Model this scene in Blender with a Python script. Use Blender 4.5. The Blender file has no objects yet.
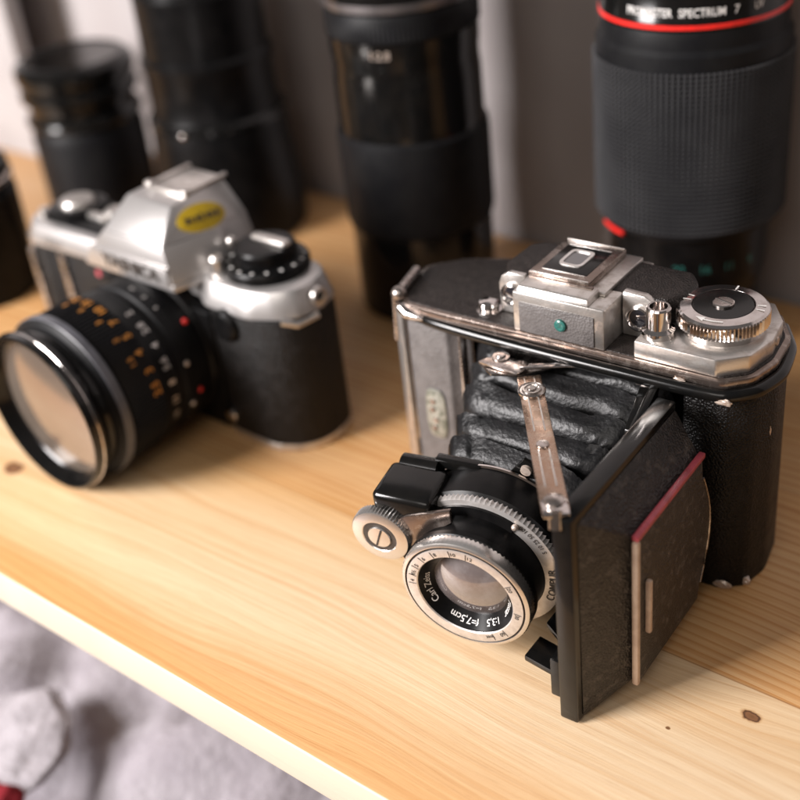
import bpy, bmesh, math, random
from math import sin, cos, pi, radians, atan2, sqrt, hypot
from mathutils import Vector, Matrix, noise

random.seed(4)
S = 0.0007            # one modelling unit (u) in metres
sc = bpy.context.scene
COL = sc.collection

# ------------------------------------------------------------------ camera
TH, RO, FPX, CH = radians(32.5), radians(7), 1243.0, 400.0
F = Vector((0, cos(TH), -sin(TH)))
R0 = Vector((1, 0, 0))
D0 = Vector((0, -sin(TH), -cos(TH)))
RX = cos(RO) * R0 + sin(RO) * D0
DN = -sin(RO) * R0 + cos(RO) * D0
cd = bpy.data.cameras.new('camera')
cam = bpy.data.objects.new('camera', cd)
COL.objects.link(cam)
m3 = Matrix((RX, -DN, -F)).transposed()
cam.matrix_world = Matrix.Translation(Vector((0, 0, CH)) * S) @ m3.to_4x4()
cd.sensor_width = 36
cd.lens = FPX / 800 * 36
cd.clip_start = 0.01
cd.clip_end = 50
cd.dof.use_dof = True
cd.dof.focus_distance = 531 * S
cd.dof.aperture_fstop = 6.2
cd.dof.aperture_blades = 0
sc.camera = cam

# ------------------------------------------------------------------ world, lamps, exposure
w = bpy.data.worlds.new("World")
sc.world = w
w.use_nodes = True
nt = w.node_tree
bg = nt.nodes['Background']
tc = nt.nodes.new('ShaderNodeTexCoord')
sp = nt.nodes.new('ShaderNodeSeparateXYZ')
rmp = nt.nodes.new('ShaderNodeValToRGB')
nt.links.new(tc.outputs['Generated'], sp.inputs[0])
mr = nt.nodes.new('ShaderNodeMapRange')
mr.inputs[1].default_value = -1
mr.inputs[2].default_value = 1
nt.links.new(sp.outputs['Z'], mr.inputs[0])
nt.links.new(mr.outputs[0], rmp.inputs[0])
rmp.color_ramp.elements[0].color = (.50, .36, .26, 1)
rmp.color_ramp.elements[1].color = (.62, .60, .60, 1)
e = rmp.color_ramp.elements.new(.5)
e.color = (.46, .36, .30, 1)
nt.links.new(rmp.outputs[0], bg.inputs[0])
bg.inputs[1].default_value = 0.21


def area(name, loc, tgt, sx, sy, power, col):
    l = bpy.data.lights.new(name, 'AREA')
    l.shape = 'RECTANGLE'
    l.size, l.size_y = sx * S, sy * S
    l.energy = power
    l.color = col
    o = bpy.data.objects.new(name, l)
    COL.objects.link(o)
    o.location = Vector(loc) * S
    d = Vector(tgt) * S - o.location
    o.rotation_euler = d.to_track_quat('-Z', 'Y').to_euler()
    return o


area('window_light', (-1650, 60, 850), (0, 560, 20), 700, 900, 42.0, (1, .955, .945))
area('fill_light', (-500, -500, 1000), (0, 600, 0), 800, 600, 2.0, (1, .93, .86))  # unseen fill lamp, added to brighten from above and in front

sc.view_settings.view_transform = 'Standard'
sc.view_settings.look = 'None'
sc.view_settings.exposure = 0.15
sc.view_settings.gamma = 1
sc.render.engine = 'CYCLES'


# ------------------------------------------------------------------ materials
def mat(name, col=(.5, .5, .5), rough=.5, metal=0., ior=1.5, coat=0., coat_rough=.05, spec=None,
        noise_col=None, noise_scale=4., noise_lo=.4, noise_hi=.6, bump=0., bump_scale=1.5, bump_kind='noise', rough2=None,
        detail=6., coat_ior=None):
    """scales are in features per u-ish (object coordinates are divided by S)."""
    m = bpy.data.materials.new(name)
    m.use_nodes = True
    n, l = m.node_tree.nodes, m.node_tree.links
    p = n['Principled BSDF']
    p.inputs['Base Color'].default_value = (*col, 1)
    p.inputs['Roughness'].default_value = rough
    p.inputs['Metallic'].default_value = metal
    p.inputs['IOR'].default_value = ior
    p.inputs['Coat Weight'].default_value = coat
    p.inputs['Coat Roughness'].default_value = coat_rough
    if coat_ior: p.inputs['Coat IOR'].default_value = coat_ior
    if spec is not None: p.inputs['Specular IOR Level'].default_value = spec
    t = n.new('ShaderNodeTexCoord')
    mp = n.new('ShaderNodeMapping')
    mp.inputs['Scale'].default_value = (1 / S,) * 3
    l.new(t.outputs['Object'], mp.inputs[0])
    if noise_col is not None or rough2 is not None:
        nz = n.new('ShaderNodeTexNoise')
        nz.inputs['Scale'].default_value = 1 / noise_scale
        nz.inputs['Detail'].default_value = detail
        nz.inputs['Roughness'].default_value = .6
        l.new(mp.outputs[0], nz.inputs['Vector'])
        r = n.new('ShaderNodeValToRGB')
        r.color_ramp.elements[0].position = noise_lo
        r.color_ramp.elements[1].position = noise_hi
        r.color_ramp.elements[0].color = (*col, 1)
        r.color_ramp.elements[1].color = (*(noise_col or col), 1)
        l.new(nz.outputs['Fac'], r.inputs[0])
        l.new(r.outputs[0], p.inputs['Base Color'])
        if rough2 is not None:
            q = n.new('ShaderNodeMapRange')
            q.inputs[1].default_value, q.inputs[2].default_value = noise_lo, noise_hi
            q.inputs[3].default_value, q.inputs[4].default_value = rough, rough2
            l.new(nz.outputs['Fac'], q.inputs[0])
            l.new(q.outputs[0], p.inputs['Roughness'])
    if bump:
        if bump_kind == 'voronoi':
            b = n.new('ShaderNodeTexVoronoi')
            b.inputs['Scale'].default_value = 1 / bump_scale
            out = b.outputs['Distance']
        else:
            b = n.new('ShaderNodeTexNoise')
            b.inputs['Scale'].default_value = 1 / bump_scale
            b.inputs['Detail'].default_value = 3
            out = b.outputs['Fac']
        l.new(mp.outputs[0], b.inputs['Vector'])
        bp = n.new('ShaderNodeBump')
        bp.inputs['Strength'].default_value = min(1, bump)
        bp.inputs['Distance'].default_value = S * bump_scale * .6
        l.new(out, bp.inputs['Height'])
        l.new(bp.outputs[0], p.inputs['Normal'])
    return m


M = {}
M['leather'] = mat('black_leather', (.0055, .005, .005), .40, spec=.22, noise_col=(.014, .012, .0115), noise_scale=7, noise_lo=.45, noise_hi=.75,
                   bump=.9, bump_scale=1.05, bump_kind='voronoi', rough2=.55)
M['leather_grey'] = mat('worn_grey_leather', (.10, .09, .087), .5, noise_col=(.13, .118, .114), noise_scale=9, bump=.35, bump_scale=1.2,
                        bump_kind='voronoi')
M['door_leather'] = mat('scuffed_door_leather', (.016, .013, .012), .40, noise_col=(.12, .10, .085), noise_scale=4.5, noise_lo=.52,
                        noise_hi=.78, bump=.8, bump_scale=1.0, bump_kind='voronoi', rough2=.6)
M['leather_fine'] = mat('fine_leather', (.014, .011, .010), .36, noise_col=(.024, .019, .017), noise_scale=4, spec=.3, bump=.6, bump_scale=.9,
                        bump_kind='voronoi')
M['bellows'] = mat('bellows_leather', (.006, .006, .0065), .38, spec=.32, noise_col=(.012, .011, .012), noise_scale=6, noise_lo=.45, noise_hi=.8,
                   bump=.30, bump_scale=1.9, rough2=.38)
M['lacquer'] = mat('black_lacquer', (.004, .004, .004), .17, spec=.32, coat=.08, noise_col=(.006, .0055, .005), noise_scale=8)
M['satin_black'] = mat('satin_black', (.0035, .0035, .0037), .30, spec=.14, noise_col=(.007, .0065, .0065), noise_scale=12)
M['matt_black'] = mat('matt_black', (.006, .006, .006), .8, noise_col=(.010, .0095, .009), noise_scale=10)
M['chrome'] = mat('bright_chrome', (.68, .64, .62), .10, 1, noise_col=(.55, .50, .47), noise_scale=5, noise_lo=.45, noise_hi=.7, rough2=.22)
M['satin_chrome'] = mat('satin_chrome', (.66, .63, .60), .30, .9, noise_col=(.42, .37, .33), noise_scale=6, noise_lo=.48, noise_hi=.74,
                        rough2=.45, bump=.10, bump_scale=.9)
M['worn_chrome'] = mat('worn_chrome', (.56, .51, .48), .22, 1, noise_col=(.28, .23, .20), noise_scale=5, noise_lo=.42, noise_hi=.72,
                       rough2=.4, bump=.05, bump_scale=1.2)
M['bronze'] = mat('worn_bronze', (.24, .19, .165), .24, .9, noise_col=(.44, .38, .34), noise_scale=5, noise_lo=.5, noise_hi=.72, rough2=.35)
M['brown_steel'] = mat('reflection_tinted_steel', (.42, .28, .20), .22, .95, noise_col=(.54, .42, .34), noise_scale=6, noise_lo=.42, noise_hi=.7,
                       rough2=.36)  # brown of the reflected wood is put into the steel's colour
M['ring_silver'] = mat('ring_silver', (.74, .71, .68), .26, .9, noise_col=(.62, .58, .55), noise_scale=6, noise_lo=.5, noise_hi=.8)
M['silver_scale'] = mat('silver_scale', (.72, .69, .67), .32, .7, noise_col=(.62, .58, .55), noise_scale=4, rough2=.4)
M['chip'] = mat('bare_metal_chip', (.62, .52, .45), .35, .5, noise_col=(.45, .36, .30), noise_scale=2)
M['white_print'] = mat('white_print', (.78, .76, .74), .5, noise_col=(.68, .66, .63), noise_scale=2)
M['black_print'] = mat('black_print', (.03, .025, .022), .5, noise_col=(.05, .04, .035), noise_scale=2)
M['orange_print'] = mat('orange_print', (.62, .24, .03), .5, noise_col=(.5, .2, .03), noise_scale=2)
M['red'] = mat('red_paint', (.75, .02, .015), .35, noise_col=(.62, .02, .015), noise_scale=3)
M['red_edge'] = mat('red_edge', (.52, .085, .115), .35, noise_col=(.36, .06, .08), noise_scale=5)
M['cream_edge'] = mat('cream_edge', (.62, .47, .36), .38, noise_col=(.50, .36, .27), noise_scale=6)
M['green'] = mat('green_paint', (.02, .09, .075), .25, noise_col=(.03, .15, .13), noise_scale=1.5)
M['slr_silver'] = mat('satin_silver_paint', (.50, .48, .47), .33, .7, noise_col=(.48, .46, .45), noise_scale=20)
M['slr_top'] = mat('brushed_top', (.34, .31, .30), .34, .8, noise_col=(.28, .25, .24), noise_scale=20)
M['yellow'] = mat('yellow_sticker', (.44, .30, .01), .4, noise_col=(.38, .25, .01), noise_scale=8)
M['rubber'] = mat('black_rubber', (.006, .006, .007), .46, spec=.13, noise_col=(.009, .009, .0095), noise_scale=14, bump=.2, bump_scale=1)
M['rubber_tread'] = mat('grey_rubber_tread', (.046, .046, .049), .50, spec=.25, noise_col=(.062, .062, .065), noise_scale=30, bump=.2, bump_scale=1)
M['rubber_ring'] = mat('grey_ring', (.10, .10, .115), .35, noise_col=(.07, .07, .08), noise_scale=10)
M['glass_coat'] = mat('coated_front_glass', (.13, .108, .105), .10, .0, ior=2.1, coat=1., coat_rough=.02, noise_col=(.22, .20, .20),
                      noise_scale=9, noise_lo=.40, noise_hi=.80, rough2=.16)  # grey base colour imitates a milky reflection, noise adds dust
M['filter_glass'] = mat('reflecting_filter_glass', (.33, .27, .22), .14, .70, noise_col=(.30, .245, .20), noise_scale=25)  # tan base colour stands in for the wood reflected in the glass
M['dark_glass'] = mat('dark_window_glass', (.015, .015, .02), .03, ior=1.9, coat=1, noise_col=(.02, .018, .02), noise_scale=5)
M['wall'] = mat('grey_wall', (.36, .335, .335), .9, noise_col=(.29, .26, .255), noise_scale=160, noise_lo=.35, noise_hi=.7, detail=2)
M['white_panel'] = mat('white_paint', (.40, .385, .39), .6, noise_col=(.35, .335, .34), noise_scale=60)
M['floor'] = mat('brown_floor', (.22, .13, .07), .5, noise_col=(.15, .085, .045), noise_scale=90)
M['blanket'] = mat('grey_blanket', (.36, .335, .36), .95, noise_col=(.26, .235, .26), noise_scale=30, bump=.5, bump_scale=6, noise_lo=.35,
                   noise_hi=.7)
M['blanket_white'] = mat('white_fleece', (.46, .43, .46), .95, noise_col=(.36, .335, .36), noise_scale=15, bump=.5, bump_scale=6)
M['red_cloth'] = mat('red_cloth', (.26, .01, .02), .9, noise_col=(.28, .01, .02), noise_scale=20, bump=.4, bump_scale=4)


def wood_material():
    m = bpy.data.materials.new('pine_board')
    m.use_nodes = True
    n, l = m.node_tree.nodes, m.node_tree.links
    p = n['Principled BSDF']

    def math_(op, a, b=None, c=None):
        k = n.new('ShaderNodeMath')
        k.operation = op
        for i, v in enumerate((a, b, c)):
            if v is None: continue
            if isinstance(v, (int, float)): k.inputs[i].default_value = v
            else: l.new(v, k.inputs[i])
        return k.outputs[0]

    def comb(x, y, z):
        k = n.new('ShaderNodeCombineXYZ')
        for i, v in enumerate((x, y, z)):
            if isinstance(v, (int, float)): k.inputs[i].default_value = v
            else: l.new(v, k.inputs[i])
        return k.outputs[0]

    def noise_(vec, scale, detail=3, rough=.5):
        k = n.new('ShaderNodeTexNoise')
        k.inputs['Scale'].default_value = scale
        k.inputs['Detail'].default_value = detail
        k.inputs['Roughness'].default_value = rough
        l.new(vec, k.inputs['Vector'])
        return k.outputs['Fac']

    def ramp(fac, pts):
        k = n.new('ShaderNodeValToRGB')
        el = k.color_ramp.elements
        el[0].position, el[0].color = pts[0][0], (*pts[0][1], 1)
        el[1].position, el[1].color = pts[-1][0], (*pts[-1][1], 1)
        for q, c in pts[1:-1]:
            x = el.new(q)
            x.color = (*c, 1)
        l.new(fac, k.inputs[0])
        return k.outputs[0]

    def mix(fac, a, b, mode='MIX'):
        k = n.new('ShaderNodeMix')
        k.data_type = 'RGBA'
        k.blend_type = mode
        for i, v in ((0, fac), (6, a), (7, b)):
            if isinstance(v, (int, float)): k.inputs[i].default_value = v
            elif isinstance(v, tuple): k.inputs[i].default_value = (*v, 1)
            else: l.new(v, k.inputs[i])
        return k.outputs[2]

    t = n.new('ShaderNodeTexCoord')
    s = n.new('ShaderNodeSeparateXYZ')
    mp = n.new('ShaderNodeMapping')
    mp.inputs['Scale'].default_value = (1 / S,) * 3
    l.new(t.outputs['Object'], mp.inputs[0])
    l.new(mp.outputs[0], s.inputs[0])
    X, Y, Z = s.outputs
    # knots push the grain lines apart
    knots = [KN1, KN2, KN3]
    Yw = Y
    kfac = None
    for kx, ky, r in knots:
        dx = math_('MULTIPLY', math_('SUBTRACT', X, kx), .45)
        dy = math_('SUBTRACT', Y, ky)
        d2 = math_('ADD', math_('MULTIPLY', dx, dx), math_('MULTIPLY', dy, dy))
        d = math_('SQRT', d2)
        g = math_('DIVIDE', math_('MULTIPLY', dy, r * r * .8), math_('ADD', d2, r * r))
        Yw = math_('SUBTRACT', Yw, g)
        dx2 = math_('SUBTRACT', X, kx)
        dd = math_('SQRT', math_('ADD', math_('MULTIPLY', math_('MULTIPLY', dx2, dx2), .55), math_('MULTIPLY', dy, dy)))
        kn_ = noise_(comb(math_('MULTIPLY', X, .22), math_('MULTIPLY', Y, .22), kx), 1, 3, .6)
        f = math_('ADD', math_('DIVIDE', dd, r), math_('MULTIPLY', math_('SUBTRACT', kn_, .5), .9))
        kfac = f if kfac is None else math_('MINIMUM', kfac, f)
    plank = math_('FLOOR', math_('DIVIDE', math_('ADD', Y, 3), 135.0))
    off = math_('MULTIPLY', plank, 517.0)
    wob = noise_(comb(math_('MULTIPLY', X, .0028), math_('MULTIPLY', Yw, .012), off), 1, 2)
    grain_y = math_('ADD', Yw, math_('MULTIPLY', wob, 46))
    grain_y = math_('ADD', grain_y, off)
    # growth ring bands
    ringn = noise_(comb(math_('MULTIPLY', X, .0008), math_('MULTIPLY', grain_y, .20), 3.1), 1, 3, .65)
    broad = noise_(comb(math_('MULTIPLY', X, .0022), math_('MULTIPLY', grain_y, .018), 9.7), 1, 1)
    fine = noise_(comb(math_('MULTIPLY', X, .02), math_('MULTIPLY', grain_y, 1.2), math_('MULTIPLY', Z, .3)), 1, 4, .7)
    # the third of the board behind the joint has close dark lines
    darkp = math_('GREATER_THAN', plank, .5)
    wv = n.new('ShaderNodeTexWave')
    wv.wave_type = 'BANDS'
    wv.bands_direction = 'Y'
    wv.wave_profile = 'SAW'
    wv.inputs['Scale'].default_value = 1
    wv.inputs['Distortion'].default_value = 2.2
    wv.inputs['Detail'].default_value = 2
    wv.inputs['Detail Scale'].default_value = 1.4
    l.new(comb(math_('MULTIPLY', X, .0015), math_('MULTIPLY', grain_y, .055), off), wv.inputs['Vector'])
    base = ramp(broad, [(.30, (.68, .44, .22)), (.48, (.71, .52, .315)), (.66, (.73, .575, .39))])
    lines = ramp(ringn, [(.34, (.88, .78, .68)), (.50, (.96, .93, .90)), (.62, (1, 1, 1))])
    base = mix(1., base, lines, 'MULTIPLY')
    wl = ramp(wv.outputs['Fac'], [(0, (1, 1, 1)), (.60, (.93, .86, .78)), (.92, (.58, .38, .24)), (1., (.78, .62, .48))])
    amt = math_('ADD', math_('MULTIPLY', darkp, .85), .12)
    base = mix(amt, base, mix(1., base, wl, 'MULTIPLY'))
    base = mix(math_('MULTIPLY', darkp, .55), base, mix(1., lines, (.60, .31, .10), 'MULTIPLY'))
    # heartwood along the front edge of the board is more orange
    hw = ramp(math_('DIVIDE', math_('ADD', Y, math_('MULTIPLY', wob, 50)), 110.0), [(.30, (1, 1, 1)), (.50, (.5, .5, .5)), (.78, (0, 0, 0))])
    base = mix(hw, base, mix(1., base, (.92, .76, .58), 'MULTIPLY'))
    fr = ramp(fine, [(.3, (.86, .80, .74)), (.6, (1, 1, 1))])
    base = mix(.75, base, mix(1., base, fr, 'MULTIPLY'))
    # joint line between the glued strips
    jy = math_('ABSOLUTE', math_('SUBTRACT', math_('FRACT', math_('DIVIDE', math_('ADD', Y, 3), 135.0)), .0))
    jl = math_('LESS_THAN', jy, .006)
    base = mix(math_('MULTIPLY', jl, .5), base, (.22, .10, .04))
    kc = ramp(kfac, [(0., (.16, .075, .03)), (.40, (.22, .10, .045)), (.60, (.05, .025, .014)), (.72, (.34, .17, .07)), (1., (.66, .42, .2))])
    pores = noise_(comb(math_('MULTIPLY', X, .05), math_('MULTIPLY', grain_y, 1.9), 4.), 1, 2, .5)
    pf = ramp(pores, [(.60, (0, 0, 0)), (.70, (1, 1, 1))])
    base = mix(math_('MULTIPLY', pf, .30), base, mix(1., base, (.62, .46, .34), 'MULTIPLY'))
    km = ramp(kfac, [(0, (1, 1, 1)), (.66, (1, 1, 1)), (1., (0, 0, 0))])
    base = mix(km, base, kc)
    base = mix(math_('LESS_THAN', Y, .9), base, mix(.8, (.58, .51, .40), mix(1., (.58, .51, .40), lines, 'MULTIPLY')))  # same wood on the front face, its strong light put in as paler colour
    l.new(base, p.inputs['Base Color'])
    rr = n.new('ShaderNodeMapRange')
    rr.inputs[3].default_value, rr.inputs[4].default_value = .34, .52
    l.new(ringn, rr.inputs[0])
    sm = noise_(comb(math_('MULTIPLY', X, .011), math_('MULTIPLY', Y, .017), 2.), 1, 5, .65)
    l.new(math_('ADD', rr.outputs[0], math_('MULTIPLY', math_('SUBTRACT', sm, .5), .5)), p.inputs['Roughness'])
    p.inputs['Specular IOR Level'].default_value = .35
    bp = n.new('ShaderNodeBump')
    bp.inputs['Strength'].default_value = .35
    bp.inputs['Distance'].default_value = S * .5
    l.new(fine, bp.inputs['Height'])
    l.new(bp.outputs[0], p.inputs['Normal'])
    return m


# ------------------------------------------------------------------ mesh helpers
class MB:
    """collects shapes (in u) and links them as ONE mesh object."""

    def __init__(self, mx=None):
        self.bm = bmesh.new()
        self.mx = mx or Matrix()

    def add(self, verts, faces, mi=0):
        vs = [self.bm.verts.new(self.mx @ Vector(v)) for v in verts]
        out = []
        for f in faces:
            try:
                fc = self.bm.faces.new([vs[i] for i in f])
                fc.material_index = mi
                out.append(fc)
            except ValueError:
                pass
        return vs, out

    def _bevel(self, vs, w, seg=2, ang=25):
        self.bm.normal_update()
        es = set()
        for v in vs:
            for e in v.link_edges:
                if len(e.link_faces) == 2 and e.calc_face_angle(0) > radians(ang): es.add(e)
        if es and w > 0:
            bmesh.ops.bevel(self.bm, geom=list(es), offset=w, segments=seg, profile=.5, affect='EDGES', clamp_overlap=True)

    def box(self, x0, x1, y0, y1, z0, z1, bev=.6, mi=0, seg=2):
        v = [(x, y, z) for z in (z0, z1) for y in (y0, y1) for x in (x0, x1)]
        f = [(0, 2, 3, 1), (4, 5, 7, 6), (0, 1, 5, 4), (1, 3, 7, 5), (3, 2, 6, 7), (2, 0, 4, 6)]
        vs, _ = self.add(v, f, mi)
        self._bevel(vs, bev, seg)
        return self

    def prism(self, pts, z0, z1, bev=.6, mi=0, top=None, seg=2):
        """pts in xy ccw; top = other outline for a tapered prism."""
        k = len(pts)
        tp = top or pts
        v = [(p[0], p[1], z0 if len(p) < 3 else p[2]) for p in pts] + [(p[0], p[1], z1 if len(p) < 3 else p[2]) for p in tp]
        f = [tuple(reversed(range(k))), tuple(range(k, 2 * k))] + [(i, (i + 1) % k, k + (i + 1) % k, k + i) for i in range(k)]
        vs, _ = self.add(v, f, mi)
        self._bevel(vs, bev, seg)
        return self

    def hexa(self, v8, bev=.5, mi=0):
        """bottom ccw 4 then top ccw 4"""
        f = [(3, 2, 1, 0), (4, 5, 6, 7), (0, 1, 5, 4), (1, 2, 6, 5), (2, 3, 7, 6), (3, 0, 4, 7)]
        vs, _ = self.add(v8, f, mi)
        self._bevel(vs, bev)
        return self

    def lathe(self, prof, n=96, c=(0, 0, 0), mi=0, a0=0, close=True):
        """prof: (r, z[, knurl depth]) bottom to top; r=0 caps."""
        rings = []
        mx = self.mx @ Matrix.Translation(Vector(c))
        for q in prof:
            r, z = q[0], q[1]
            kn = q[2] if len(q) > 2 else 0
            if r <= 1e-6:
                rings.append([self.bm.verts.new(mx @ Vector((0, 0, z)))])
            else:
                rings.append([self.bm.verts.new(mx @ Vector(((r - (kn if i % 2 else 0)) * cos(a0 + 2 * pi * i / n),
                                                             (r - (kn if i % 2 else 0)) * sin(a0 + 2 * pi * i / n), z))) for i in range(n)])
        for a, b in zip(rings, rings[1:]):
            for i in range(n):
                j = (i + 1) % n
                if len(a) == 1 and len(b) == 1: continue
                if len(a) == 1: fs = (a[0], b[j], b[i]) if False else (a[0], b[i], b[j])
                elif len(b) == 1: fs = (a[i], a[j], b[0])
                else: fs = (a[i], a[j], b[j], b[i])
                fc = self.bm.faces.new(fs)
                fc.material_index = mi
        return self

    def tube(self, pts, r, n=14, mi=0, caps=True, flat=None):
        """round bar through the points; flat=(w,h) gives a flat band instead."""
        P = [Vector(p) for p in pts]
        rings = []
        up0 = Vector((0, 0, 1))
        for i, p in enumerate(P):
            d = (P[min(i + 1, len(P) - 1)] - P[max(i - 1, 0)]).normalized()
            up = up0 if abs(d.z) < .95 else Vector((0, 1, 0))
            s = d.cross(up).normalized()
            u = s.cross(d).normalized()
            rr = r[i] if isinstance(r, (list, tuple)) else r
            ring = []
            for k in range(n):
                a = 2 * pi * k / n
                ring.append(self.bm.verts.new(self.mx @ (p + s * cos(a) * rr + u * sin(a) * rr)))
            rings.append(ring)
        for a, b in zip(rings, rings[1:]):
            for i in range(n):
                j = (i + 1) % n
                self.bm.faces.new((a[i], a[j], b[j], b[i])).material_index = mi
        if caps:
            self.bm.faces.new(list(reversed(rings[0]))).material_index = mi
            self.bm.faces.new(rings[-1]).material_index = mi
        return self

    def band(self, pts, wv, hv, bev=.4, mi=0):
        """flat band between two points, half-width vector wv, thickness vector hv"""
        a, b = Vector(pts[0]), Vector(pts[1])
        wv, hv = Vector(wv), Vector(hv)
        v = [a - wv - hv, b - wv - hv, b + wv - hv, a + wv - hv, a - wv + hv, b - wv + hv, b + wv + hv, a + wv + hv]
        self.hexa([tuple(q) for q in v], bev, mi)
        return self

    def ball(self, c, r, sc3=(1, 1, 1), mi=0, sub=3, jit=0, seed=0):
        b2 = bmesh.ops.create_icosphere(self.bm, subdivisions=sub, radius=1)
        for v in b2['verts']:
            q = v.co.copy()
            k = 1 + jit * noise.noise(q * 1.7 + Vector((seed, 0, 0)))
            v.co = self.mx @ (Vector(c) + Vector((q.x * sc3[0], q.y * sc3[1], q.z * sc3[2])) * r * k)
            for f in v.link_faces: f.material_index = mi
        return self

    def text(self, s, size, fn, mi=0, bold=.012):
        """letters as flat shapes; fn maps (x, y) of the written line to a point"""
        cu = bpy.data.curves.new('t', 'FONT')
        cu.body = s
        cu.size = size
        cu.align_x = 'CENTER'
        cu.resolution_u = 3
        cu.offset = size * bold
        ob = bpy.data.objects.new('t', cu)
        COL.objects.link(ob)
        bpy.context.view_layer.update()
        me = ob.evaluated_get(bpy.context.evaluated_depsgraph_get()).to_mesh()
        vs = [tuple(fn(v.co.x, v.co.y)) for v in me.vertices]
        fs = [tuple(p.vertices) for p in me.polygons]
        self.add(vs, fs, mi)
        ob.to_mesh_clear()
        bpy.data.objects.remove(ob)
        bpy.data.curves.remove(cu)
        return self

    def build(self, name, mats, parent=None, sharp=32, recalc=True):
        bm = self.bm
        if recalc: bmesh.ops.recalc_face_normals(bm, faces=bm.faces)
        bm.normal_update()
        for f in bm.faces: f.smooth = True
        for e in bm.edges:
            e.smooth = not (len(e.link_faces) == 2 and e.calc_face_angle(0) > radians(sharp))
        for v in bm.verts: v.co *= S
        me = bpy.data.meshes.new(name)
        bm.to_mesh(me)
        bm.free()
        for m in (mats if isinstance(mats, (list, tuple)) else [mats]): me.materials.append(M[m] if isinstance(m, str) else m)
        o = bpy.data.objects.new(name, me)
        COL.objects.link(o)
        if parent: o.parent = parent
        return o


def tag(o, label=None, cat=None, group=None, kind=None):
    if label: o['label'] = label
    if cat: o['category'] = cat
    if group: o['group'] = group
    if kind: o['kind'] = kind
    return o


def empty(name, loc, rz=0):
    o = bpy.data.objects.new(name, None)
    COL.objects.link(o)
    o.location = Vector(loc) * S
    o.rotation_euler = (0, 0, rz)
    o.empty_display_size = .01
    return o


def ground(px, py, z=0.):
    """where the sight line of a photograph pixel meets height z (used once, to survey the place)"""
    d = F + RX * ((px - 400) / FPX) + DN * ((py - 400) / FPX)
    t = (z - CH) / d.z
    return Vector((0, 0, CH)) + d * t


# ------------------------------------------------------------------ shelf, wall, floor
SH_A = radians(-42.3)
SH0 = Vector((-25.4, 334.0, 0))      # a point on the front top edge
sdx = Vector((cos(SH_A), sin(SH_A), 0))
sdy = Vector((-sin(SH_A), cos(SH_A), 0))


def to_shelf(v):
    d = v - SH0
    return d.dot(sdx), d.dot(sdy)


k1 = to_shelf(Vector((131.8 - 3.5, 353.8, 0)))
k2 = to_shelf(ground(14, 468))
k3 = to_shelf(ground(668, 728))
KN1, KN2, KN3 = (k1[0], k1[1], 3.9), (k2[0], k2[1], 7.0), (k3[0], k3[1], .9)
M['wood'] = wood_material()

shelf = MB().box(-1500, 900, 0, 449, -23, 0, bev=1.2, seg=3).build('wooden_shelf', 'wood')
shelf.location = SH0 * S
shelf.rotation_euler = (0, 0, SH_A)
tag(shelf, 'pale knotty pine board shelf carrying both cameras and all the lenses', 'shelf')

wl = MB().box(-1500, 900, 452, 480, -700, 700, bev=0).build('wall', 'wall')
wl.location = SH0 * S
wl.rotation_euler = (0, 0, SH_A)
tag(wl, kind='structure')
fl = MB().box(-3000, 3000, -2500, 3000, -720, -700, bev=0).build('floor', 'floor')
tag(fl, kind='structure')

# white upright board at the far left end of the wall
wx, wy = to_shelf(ground(44, 160))
wp = MB().box(wx - 420, wx, wy, wy + 16, 0.3, 640, bev=2).build('white_panel', 'white_panel')
wp.location = SH0 * S
wp.rotation_euler = (0, 0, SH_A)
tag(wp, 'white painted upright panel at the far left end of the grey wall', 'panel')

# ------------------------------------------------------------------ blanket and cloth below the shelf
bm = MB()
N = 90
vs, fs = [], []
c0 = ground(120, 740, -190)
for j in range(N + 1):
    for i in range(N + 1):
        x = (i / N - .5) * 620
        y = (j / N - .5) * 620
        p = Vector((x, y, 0)) * .008
        z = 30 * noise.noise(p) + 16 * noise.noise(p * 2.7 + Vector((5, 1, 0))) + 6 * abs(noise.noise(p * 6))
        ed = max(abs(x), abs(y)) / 310
        z -= 60 * max(0, ed - .8) ** 2 * 25
        vs.append((x, y, z))
for j in range(N):
    for i in range(N):
        a = j * (N + 1) + i
        fs.append((a, a + 1, a + N + 2, a + N + 1))
bm.add(vs, fs)
bl = bm.build('blanket', 'blanket', recalc=False)
so = bl.modifiers.new('thick', 'SOLIDIFY')
so.thickness = 6 * S
so.offset = -1
bl.location = Vector((c0.x, c0.y, -190)) * S
tag(bl, 'soft crumpled grey lilac blanket lying below the front of the shelf', 'blanket')
cb = MB()
cb.box(-330, 330, -330, 330, 0, 60, bev=22, seg=5)
bench = cb.build('cushioned_bench', 'floor')
q = cb = None
bench.location = Vector((c0.x, c0.y, -320)) * S
tag(bench, 'brown bench under the grey blanket, below the shelf', 'bench')
f0 = ground(18, 738, -165)
t_ = MB().ball((0, 0, 0), 30, (1.1, 1.5, .2), jit=.25, sub=5, seed=3).build('fleece_ball', 'blanket_white')
t_.location = Vector((f0.x, f0.y, -168)) * S
tag(t_, 'small white fluffy fleece bundle on the grey blanket', 'fleece')
f1 = ground(-20, 812, -165)
t_ = MB().ball((0, 0, 0), 22, (1.0, 1.1, .4), jit=.4, sub=4, seed=9).build('red_cloth', 'red_cloth')
t_.location = Vector((f1.x, f1.y, -165)) * S
tag(t_, 'red cloth in the bottom left corner beside the white fleece', 'cloth')

# ------------------------------------------------------------------ folding camera
FA = radians(-38.8)
fc = empty('folding_camera', (72.6, 482.9, 0), FA)
tag(fc, 'antique black folding camera with open bellows, brown strut and silver ringed lens', 'folding camera')

m4 = Matrix.Rotation(pi / 2, 4, 'X')
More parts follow.
